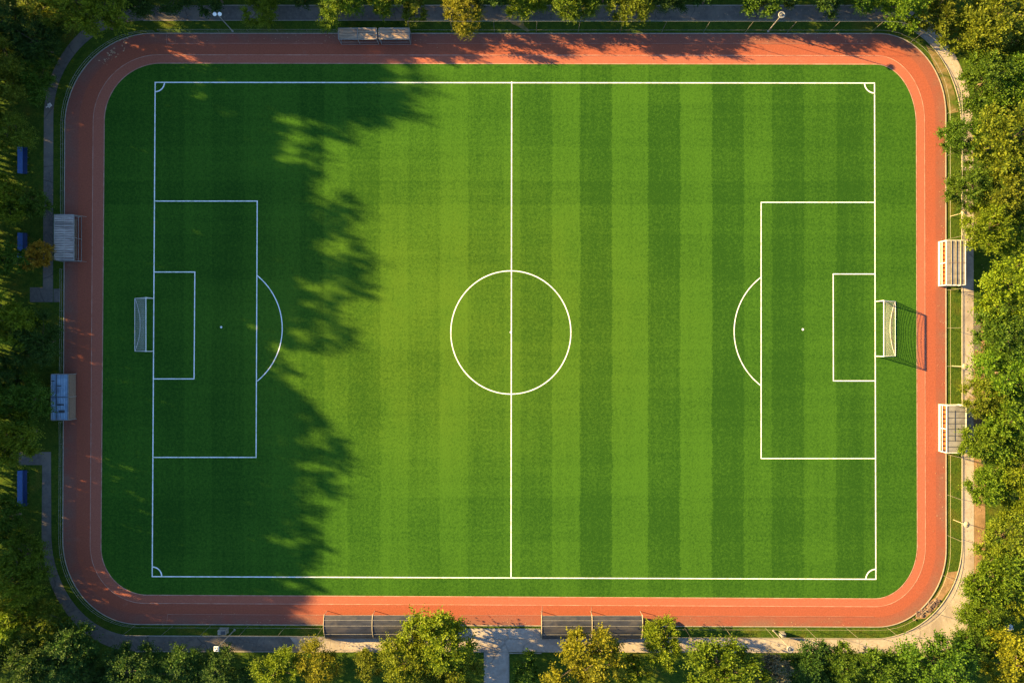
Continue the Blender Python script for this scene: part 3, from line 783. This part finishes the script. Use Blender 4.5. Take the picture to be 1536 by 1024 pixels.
def proto(name, **kw):
    tr, cr = tree_mesh(**kw); ms = []
    for nm, b_ in (('trunk', tr), ('crown', cr)):
        me = bpy.data.meshes.new(name + '_' + nm); me.from_pydata([tuple(p) for p in b_.v], [], b_.f); me.update()
        me.materials.append(M['bark'] if nm == 'trunk' else LEAF['green']); ms.append(me)
    PROTO[name] = (ms, kw.get('R0', 4.0))
for i in range(6):
    proto('broad%d' % i, seed=11 + i * 7, R0=4.0, base=1.5, zs=.78, nclump=24, sprigs=42, per=8, leaf=.34)
for i in range(3):
    proto('small%d' % i, seed=101 + i * 5, R0=2.6, base=1.2, zs=.85, nclump=15, sprigs=34, per=7, leaf=.30)
for i in range(3):
    proto('tall%d' % i, seed=201 + i * 3, R0=3.6, base=9.5, zs=1.45, nclump=30, sprigs=36, per=7, leaf=.50, tall=True)

def put_tree(name, proto_name, loc, sxy, sz, rz, leafm, label, cat, group):
    (mt, mc), _ = PROTO[proto_name]
    root = empty(name, loc, label, cat, group, rz); root.scale = (sxy, sxy, sz)
    for nm, me in (('trunk', mt), ('crown', mc)):
        o = bpy.data.objects.new(nm, me); col.objects.link(o); o.parent = root
        if nm == 'crown':
            o.material_slots[0].link = 'OBJECT'; o.material_slots[0].material = LEAF[leafm]
    return root
for i in range(2):
    proto('high%d' % i, seed=401 + i * 3, R0=3.6, base=14.5, zs=.80, nclump=22, sprigs=36, per=7, leaf=.50, tall=True)
for i in range(2):
    proto('airy%d' % i, seed=301 + i * 3, R0=3.8, base=9.5, zs=1.45, nclump=26, sprigs=17, per=6, leaf=.50, tall=True)
# px, py = crown centre in the photo map, r = crown radius in map pixels, leaf colour, label
TREES = [
 # along the right edge, top to bottom
 (1352, 2, 42, 'lime', 'bright green tree overhanging the end of the top path, right'),
 (1402, 10, 36, 'olive', 'olive tree at the top, just left of the upper right corner wood'),
 (1455, 48, 46, 'olive', 'broad olive tree nearest the upper right track bend'),
 (1492, 30, 58, 'olive', 'large olive tree second in from the upper right corner'),
 (1535, 55, 45, 'olive', 'olive tree cut by the right frame edge near the upper corner'),
 (1480, 122, 48, 'green', 'green tree leaning over the upper end of the right-hand path'),
 (1518, 128, 48, 'lime', 'fresh green tree at the right frame edge above the golden-olive giant'),
 (1436, 206, 33, 'green', 'compact green round tree reaching over the track edge, right'),
 (1508, 212, 62, 'olive', 'giant golden-olive tree at the upper right edge'),
 (1456, 280, 42, 'green', 'green tree whose tip touches the track above the four-panel shelter'),
 (1512, 290, 48, 'olive', 'olive tree right below the giant golden-olive one'),
 (1474, 345, 42, 'yellow', 'yellow-green tree overhanging the top of the four-panel shelter'),
 (1520, 345, 42, 'yellow', 'yellow tree on the frame edge level with the top of the four-panel shelter'),
 (1512, 428, 54, 'yellow', 'broad yellow-green tree beside the four-panel shelter, across the path'),
 (1498, 500, 46, 'green', 'green tree at the right, level with the goal and the asphalt patch'),
 (1518, 560, 52, 'lime', 'fresh green tree at the right frame edge, level with the path lamp'),
 (1472, 598, 36, 'olive', 'thin olive tree over the path above the gridded shelter'),
 (1512, 640, 52, 'lime', 'large green tree right of the gridded shelter, on the frame edge'),
 (1474, 665, 38, 'lime', 'green tree overlapping the right side of the gridded shelter roof'),
 (1484, 722, 40, 'lime', 'light green tree over the path below the gridded shelter'),
 (1526, 728, 46, 'yellow', 'yellow-green tree on the frame edge below the gridded shelter'),
 (1512, 805, 46, 'olive', 'olive tree beside the bare dirt strip, lower right'),
 (1488, 862, 48, 'lime', 'green tree at the lower end of the bare dirt strip'),
 (1470, 905, 40, 'lime', 'finger-leaved green tree reaching furthest over the paved lower right corner'),
 (1526, 885, 46, 'yellow', 'yellow-green tree on the right edge above the pale plastic sheet'),
 (1456, 962, 34, 'green', 'green tree at the lower right paving corner, beside the golden tree'),
 (1516, 992, 50, 'golden', 'golden tree in the lower right corner of the frame'),
 # along the bottom edge, right to left
 (1408, 1000, 52, 'green', 'broad green tree below the paved lower right corner'),
 (1318, 1008, 46, 'green', 'green tree at the bottom, second from the paved lower right corner'),
 (1258, 1002, 36, 'green', 'smaller green tree at the bottom, right of the grey dry tree'),
 (1216, 1000, 40, 'deep', 'dark green tree at the bottom, right under the end of a lamp shadow'),
 (1162, 1004, 30, 'dry', 'grey half-dry tree at the bottom under the round-headed lamp'),
 (1084, 1002, 52, 'lime', 'broad bright green tree at the bottom between right curved shelter and lamp'),
 (992, 964, 34, 'yellow', 'yellow-green tree touching the right end of the right curved shelter'),
 (952, 1006, 28, 'yellow', 'small yellowish tree below the right curved shelter'),
 (878, 990, 54, 'golden', 'large golden-olive tree overlapping the right curved shelter'),
 (788, 1000, 28, 'green', 'small round green tree right of the entrance path'),
 (664, 958, 50, 'yellow', 'tall yellow-green tree reaching the track beside the left curved shelter'),
 (614, 985, 42, 'yellow', 'yellow-green tree overlapping the right end of the left curved shelter'),
 (672, 1014, 40, 'olive', 'olive tree cut by the bottom frame edge left of the lawn plot'),
 (552, 990, 24, 'olive', 'small olive tree in shade below the left curved shelter'),
 (478, 1000, 34, 'golden', 'golden-green tree left below the left curved shelter'),
 (416, 1004, 34, 'yellow', 'yellow-green tree with a pointed tip, below the shaded path'),
 (334, 1004, 36, 'deep', 'dark tree at the bottom, first left of the boxy lamp head'),  # deep leaf colour on this and the next two stands in for shade
 (272, 1004, 38, 'deep', 'dark tree at the bottom, second left of the boxy lamp head'),
 (198, 1002, 42, 'deep', 'tree with yellow tips at the bottom, below the low fence end'),
 (112, 975, 44, 'deep', 'dark tree with a few lit tips below the lower left bend'),
 (140, 1016, 36, 'deep', 'dark tree cut by the bottom frame edge, lower left'),
 (50, 992, 44, 'deep', 'dark green tree in the lower left corner of the frame'),  # deep leaves again put the corner's shade into the colour
 # along the left edge, bottom to top
 (70, 926, 36, 'olive', 'olive tree at the lower left, inside the bend of the shaded path'),
 (18, 928, 38, 'yellow', 'yellow-tipped tree on the left edge above the corner tree'),
 (28, 876, 40, 'yellow', 'yellow-green tree on the left edge, below the round bright one'),
 (42, 832, 38, 'lime', 'round bright green tree beside the lower end of the left path'),
 (8, 778, 36, 'green', 'tree on the left edge just below the lower left blue bench'),
 (22, 652, 44, 'yellow', 'yellow-lit tree on the left edge above the lower left blue bench'),
 (40, 600, 42, 'green', 'half-lit green tree left of the blue-grey roofed shelter'),
 (4, 560, 36, 'deep', 'dark tree on the left edge level with the blue-grey roofed shelter'),
 (18, 480, 42, 'yellow', 'yellow-lit tree on the left edge, below the short side path'),
 (58, 512, 38, 'deep', 'dark tree between the short side path and the blue-grey roofed shelter'),
 (8, 392, 36, 'green', 'green tree on the left edge, left of the small orange tree'),
 (55, 387, 25, 'orange', 'small orange tree beside the left path and the grey plank roof'),
 (10, 300, 34, 'yellow', 'yellow-lit tree on the left edge below the uppermost blue bench'),
 (44, 308, 28, 'green', 'small tree with yellow tips between the upper two blue benches'),
 (12, 195, 36, 'olive', 'olive tree on the left edge above the uppermost blue bench'),
 (16, 112, 46, 'olive', 'large olive tree on the upper left edge'),
 (52, 126, 32, 'green', 'green tree reaching over the curve of the upper left path'),
 (60, 66, 44, 'deep', 'dark tree between the bright yellow tree and the upper left edge'),
 (14, 40, 46, 'deep', 'dark tree in the upper left corner of the frame'),
 (80, 22, 36, 'olive', 'pale olive tree left of the bright yellow tree at the top'),
 (132, 14, 48, 'yellow', 'brightest yellow-green tree, at the top left above the track bend'),
 # along the top edge, left to right
 (205, -6, 34, 'deep', 'dark tree at the top, right of the bright yellow one'),
 (262, -14, 30, 'deep', 'dark tree at the top, left of the double-headed lamp'),
 (322, -10, 30, 'deep', 'dark tree at the top, above the double-headed lamp'),
 (394, 6, 32, 'yellow', 'yellow-lit tree hanging over the top path, right of the double-headed lamp'),
 (448, -14, 30, 'deep', 'dark tree at the top between two yellow-lit trees'),
 (506, 4, 36, 'lime', 'green tree hanging over the top path, left above the plank-roofed pair'),
 (574, 0, 30, 'yellow', 'yellow-lit tree above the plank-roofed pair'),
 (622, 12, 24, 'olive', 'small dull olive tree on the top path, right above the plank-roofed pair'),
 (697, 14, 32, 'golden', 'golden tree standing over the top path, left of the halfway line'),
 (738, -8, 30, 'deep', 'dark tree at the top, just right of the golden one'),
 (786, -4, 34, 'yellow', 'yellow tree with hanging sprays at the top, right of the halfway line'),
 (860, 4, 34, 'lime', 'yellow-green tree over the top path, third right of the golden one'),
 (908, -12, 28, 'green', 'green tree at the top, left of the dull tree on the verge'),
 (948, 12, 32, 'olive', 'dull olive-green tree reaching over the top verge to the track edge'),
 (1006, -12, 32, 'deep', 'dark tree at the top, first right of the dull verge tree'),
 (1062, -8, 30, 'deep', 'dark tree at the top, second right of the dull verge tree'),
 (1136, 0, 30, 'green', 'green tree at the top, left of the ring-headed lamp'),
 (1192, -12, 30, 'deep', 'dark tree at the top, first right of the ring-headed lamp'),
 (1246, -8, 28, 'deep', 'dark tree at the top, second right of the ring-headed lamp'),
 (1300, -14, 32, 'green', 'green tree at the top, left of the end of the top path'),
]
HEIGHT = {(132, 14): 1.75, (80, 22): .8, (60, 66): .75, (14, 40): .7, (22, 652): 1.1, (18, 480): 1.1, (10, 300): 1.2, (42, 832): 1.15, (28, 876): 1.1}
tr = random.Random(5)
for i, (px, py, r, lf, lab) in enumerate(TREES):
    small = r <= 30
    pn = ('small%d' % tr.randrange(3)) if small else ('broad%d' % tr.randrange(6))
    R0 = PROTO[pn][1]; s = r * (.107 if py > 940 or py < 30 else .097) / R0; sz = s * tr.uniform(.92, 1.12) * (1.38 if px < 100 else 1) * HEIGHT.get((px, py), 1)
    hc = (3.0 if not small else 2.7) * sz
    p = W(px, py, hc); p.z = 0
    put_tree('small_tree' if small else 'broadleaf_tree', pn, p, s, sz, tr.uniform(0, 6.28), lf, lab, 'tree', 'trees round the sports ground')

# the row of tall trees just outside the left of the photograph: its shadow covers a third of the pitch
TANEL = 2.44 / 7.82
edge = [(60, 660), (150, 662), (205, 655), (232, 600), (250, 520), (285, 500), (308, 520), (335, 575), (430, 590), (470, 575), (530, 568), (560, 500), (592, 450), (622, 480), (655, 530), (705, 530), (735, 510), (790, 500), (850, 515), (900, 530), (960, 500)]
def edge_at(py):
    if py <= edge[0][0]: return edge[0][1]
    for (a, xa), (b_, xb) in zip(edge, edge[1:]):
        if py <= b_: return xa + (xb - xa) * (py - a) / (b_ - a)
    return edge[-1][1]
def caster(xc, py, scale=1.0, kind='tall', wide=1.0):
    ex = (edge_at(py) - 768) * .1; Y = (512 - py) * .1
    ex += max(0, min(1, (py - 640) / 60)) * 1.6
    L = (ex - xc) / .959; yc = Y + .281 * L; h = L * TANEL * scale
    k = tr.randrange(2); H0 = 9.5 + 3.7 * 1.45 * 2.0
    if 53.0 < yc < 57.8 or min(abs(yc - ((512 - q_) * .1 + 4.1)) for q_ in (480, 850)) < 2.0: kind = 'high'  # crowns raised here to let sun through to chosen treetops
    put_tree('tall_tree', '%s%d' % (kind, k), (xc, yc, 0), tr.uniform(1.0, 1.2) * wide, h / (H0 + .4), tr.uniform(0, 6.28), tr.choice(['green', 'deep', 'olive']),
             'tall dark tree in the row beyond the left edge, shading the pitch', 'tree', 'tall trees beyond the left edge')
py = 20
while py < 1000:
    caster(-85 - tr.uniform(0, 4), py + tr.uniform(-6, 6), .90); py += 27
py = 30
while py < 1000:
    caster(-91 - tr.uniform(0, 5), py + tr.uniform(-8, 8), tr.uniform(.96, 1.05), 'airy', 1.15); py += 38  # sparser second row added to soften the shadow's edge
for py in (95, 140, 190): caster(-81, py, .95)
# unseen lower trees added to block leaking sun, with gaps that light some treetops
GAPS = (-30, -5, 20, 480, 850)
py = -60
while py < 1050:
    low = min(abs(py - q_) for q_ in GAPS) < 15
    put_tree('shade_filler_tree', 'broad%d' % tr.randrange(6), (-83.6 - tr.uniform(0, 1.4), (512 - py) * .1 + 2.9, 0), tr.uniform(.62, .75), tr.uniform(1.15, 1.3) if low else tr.uniform(1.7, 2.0), tr.uniform(0, 6.28), tr.choice(['green', 'deep']),
             'unseen bushy tree added beyond the left edge to block low sun', 'tree', 'unseen bushy trees added beyond the left edge')
    if abs(py - 310) < 110:
        put_tree('shade_filler_tree', 'broad%d' % tr.randrange(6), (-86.5, (512 - py) * .1 + 3.8, 0), .8, 2.25, tr.uniform(0, 6.28), 'deep', 'unseen bushy tree added beyond the left edge to block low sun', 'tree', 'unseen bushy trees added beyond the left edge')
    put_tree('shade_filler_tree', 'broad%d' % tr.randrange(6), (-80.9 - tr.uniform(0, .8), (512 - py) * .1 + 1.5, 0), tr.uniform(.5, .6), tr.uniform(.72, .85), tr.uniform(0, 6.28), tr.choice(['green', 'deep']),
             'unseen bushy tree added beyond the left edge to block low sun', 'tree', 'unseen bushy trees added beyond the left edge')
    py += 25
x = -78.0  # unseen row added to shade the top path and verge
while x < 62:
    put_tree('added_shade_tree', 'broad%d' % tr.randrange(6), (x, 56.5 + tr.uniform(-.6, 1.5), 0), tr.uniform(.75, .95), tr.uniform(1.15, 1.5), tr.uniform(0, 6.28), tr.choice(['green', 'deep', 'olive']),
             'unseen leafy tree added beyond the top edge to shade the path', 'tree', 'unseen trees added beyond the top edge'); x += tr.uniform(4.2, 5.6)

# ------------------------------------------------------------------ light, sky, camera
EL = math.atan(TANEL)
shadow = Vector((75, -22, 0)).normalized()              # the way shadows fall on the ground
w = bpy.data.worlds.new('World'); sc.world = w; w.use_nodes = True
nt = w.node_tree; bg = nt.nodes['Background']
sky = nt.nodes.new('ShaderNodeTexSky'); sky.sky_type = 'NISHITA'; sky.sun_disc = False
sky.sun_elevation = EL; sky.sun_rotation = math.atan2(-shadow.x, -shadow.y)
sky.air_density = 1.0; sky.dust_density = .3; sky.ozone_density = 3.2
nt.links.new(sky.outputs[0], bg.inputs[0]); bg.inputs[1].default_value = .057
sd = bpy.data.lights.new('sun', 'SUN'); sd.energy = 5.0; sd.angle = R(.55); sd.color = (1.0, .69, .25)
so = bpy.data.objects.new('sun', sd); col.objects.link(so)
d = Vector((shadow.x * math.cos(EL), shadow.y * math.cos(EL), -math.sin(EL)))
so.rotation_euler = d.to_track_quat('-Z', 'Y').to_euler(); so.location = (-60, 20, 60)
cd = bpy.data.cameras.new('camera'); cam = bpy.data.objects.new('camera', cd); col.objects.link(cam); sc.camera = cam
cam.location = (0, 0, HC); cam.rotation_euler = (0, 0, 0); cd.sensor_width = 36; cd.lens = 36 * HC / 153.6
cd.clip_start = 1; cd.clip_end = 2000
vs = sc.view_settings; sc.display_settings.display_device = 'sRGB'
vs.view_transform = 'Standard'; vs.look = 'None'; vs.gamma = 1; vs.use_curve_mapping = False
vs.exposure = 2.7
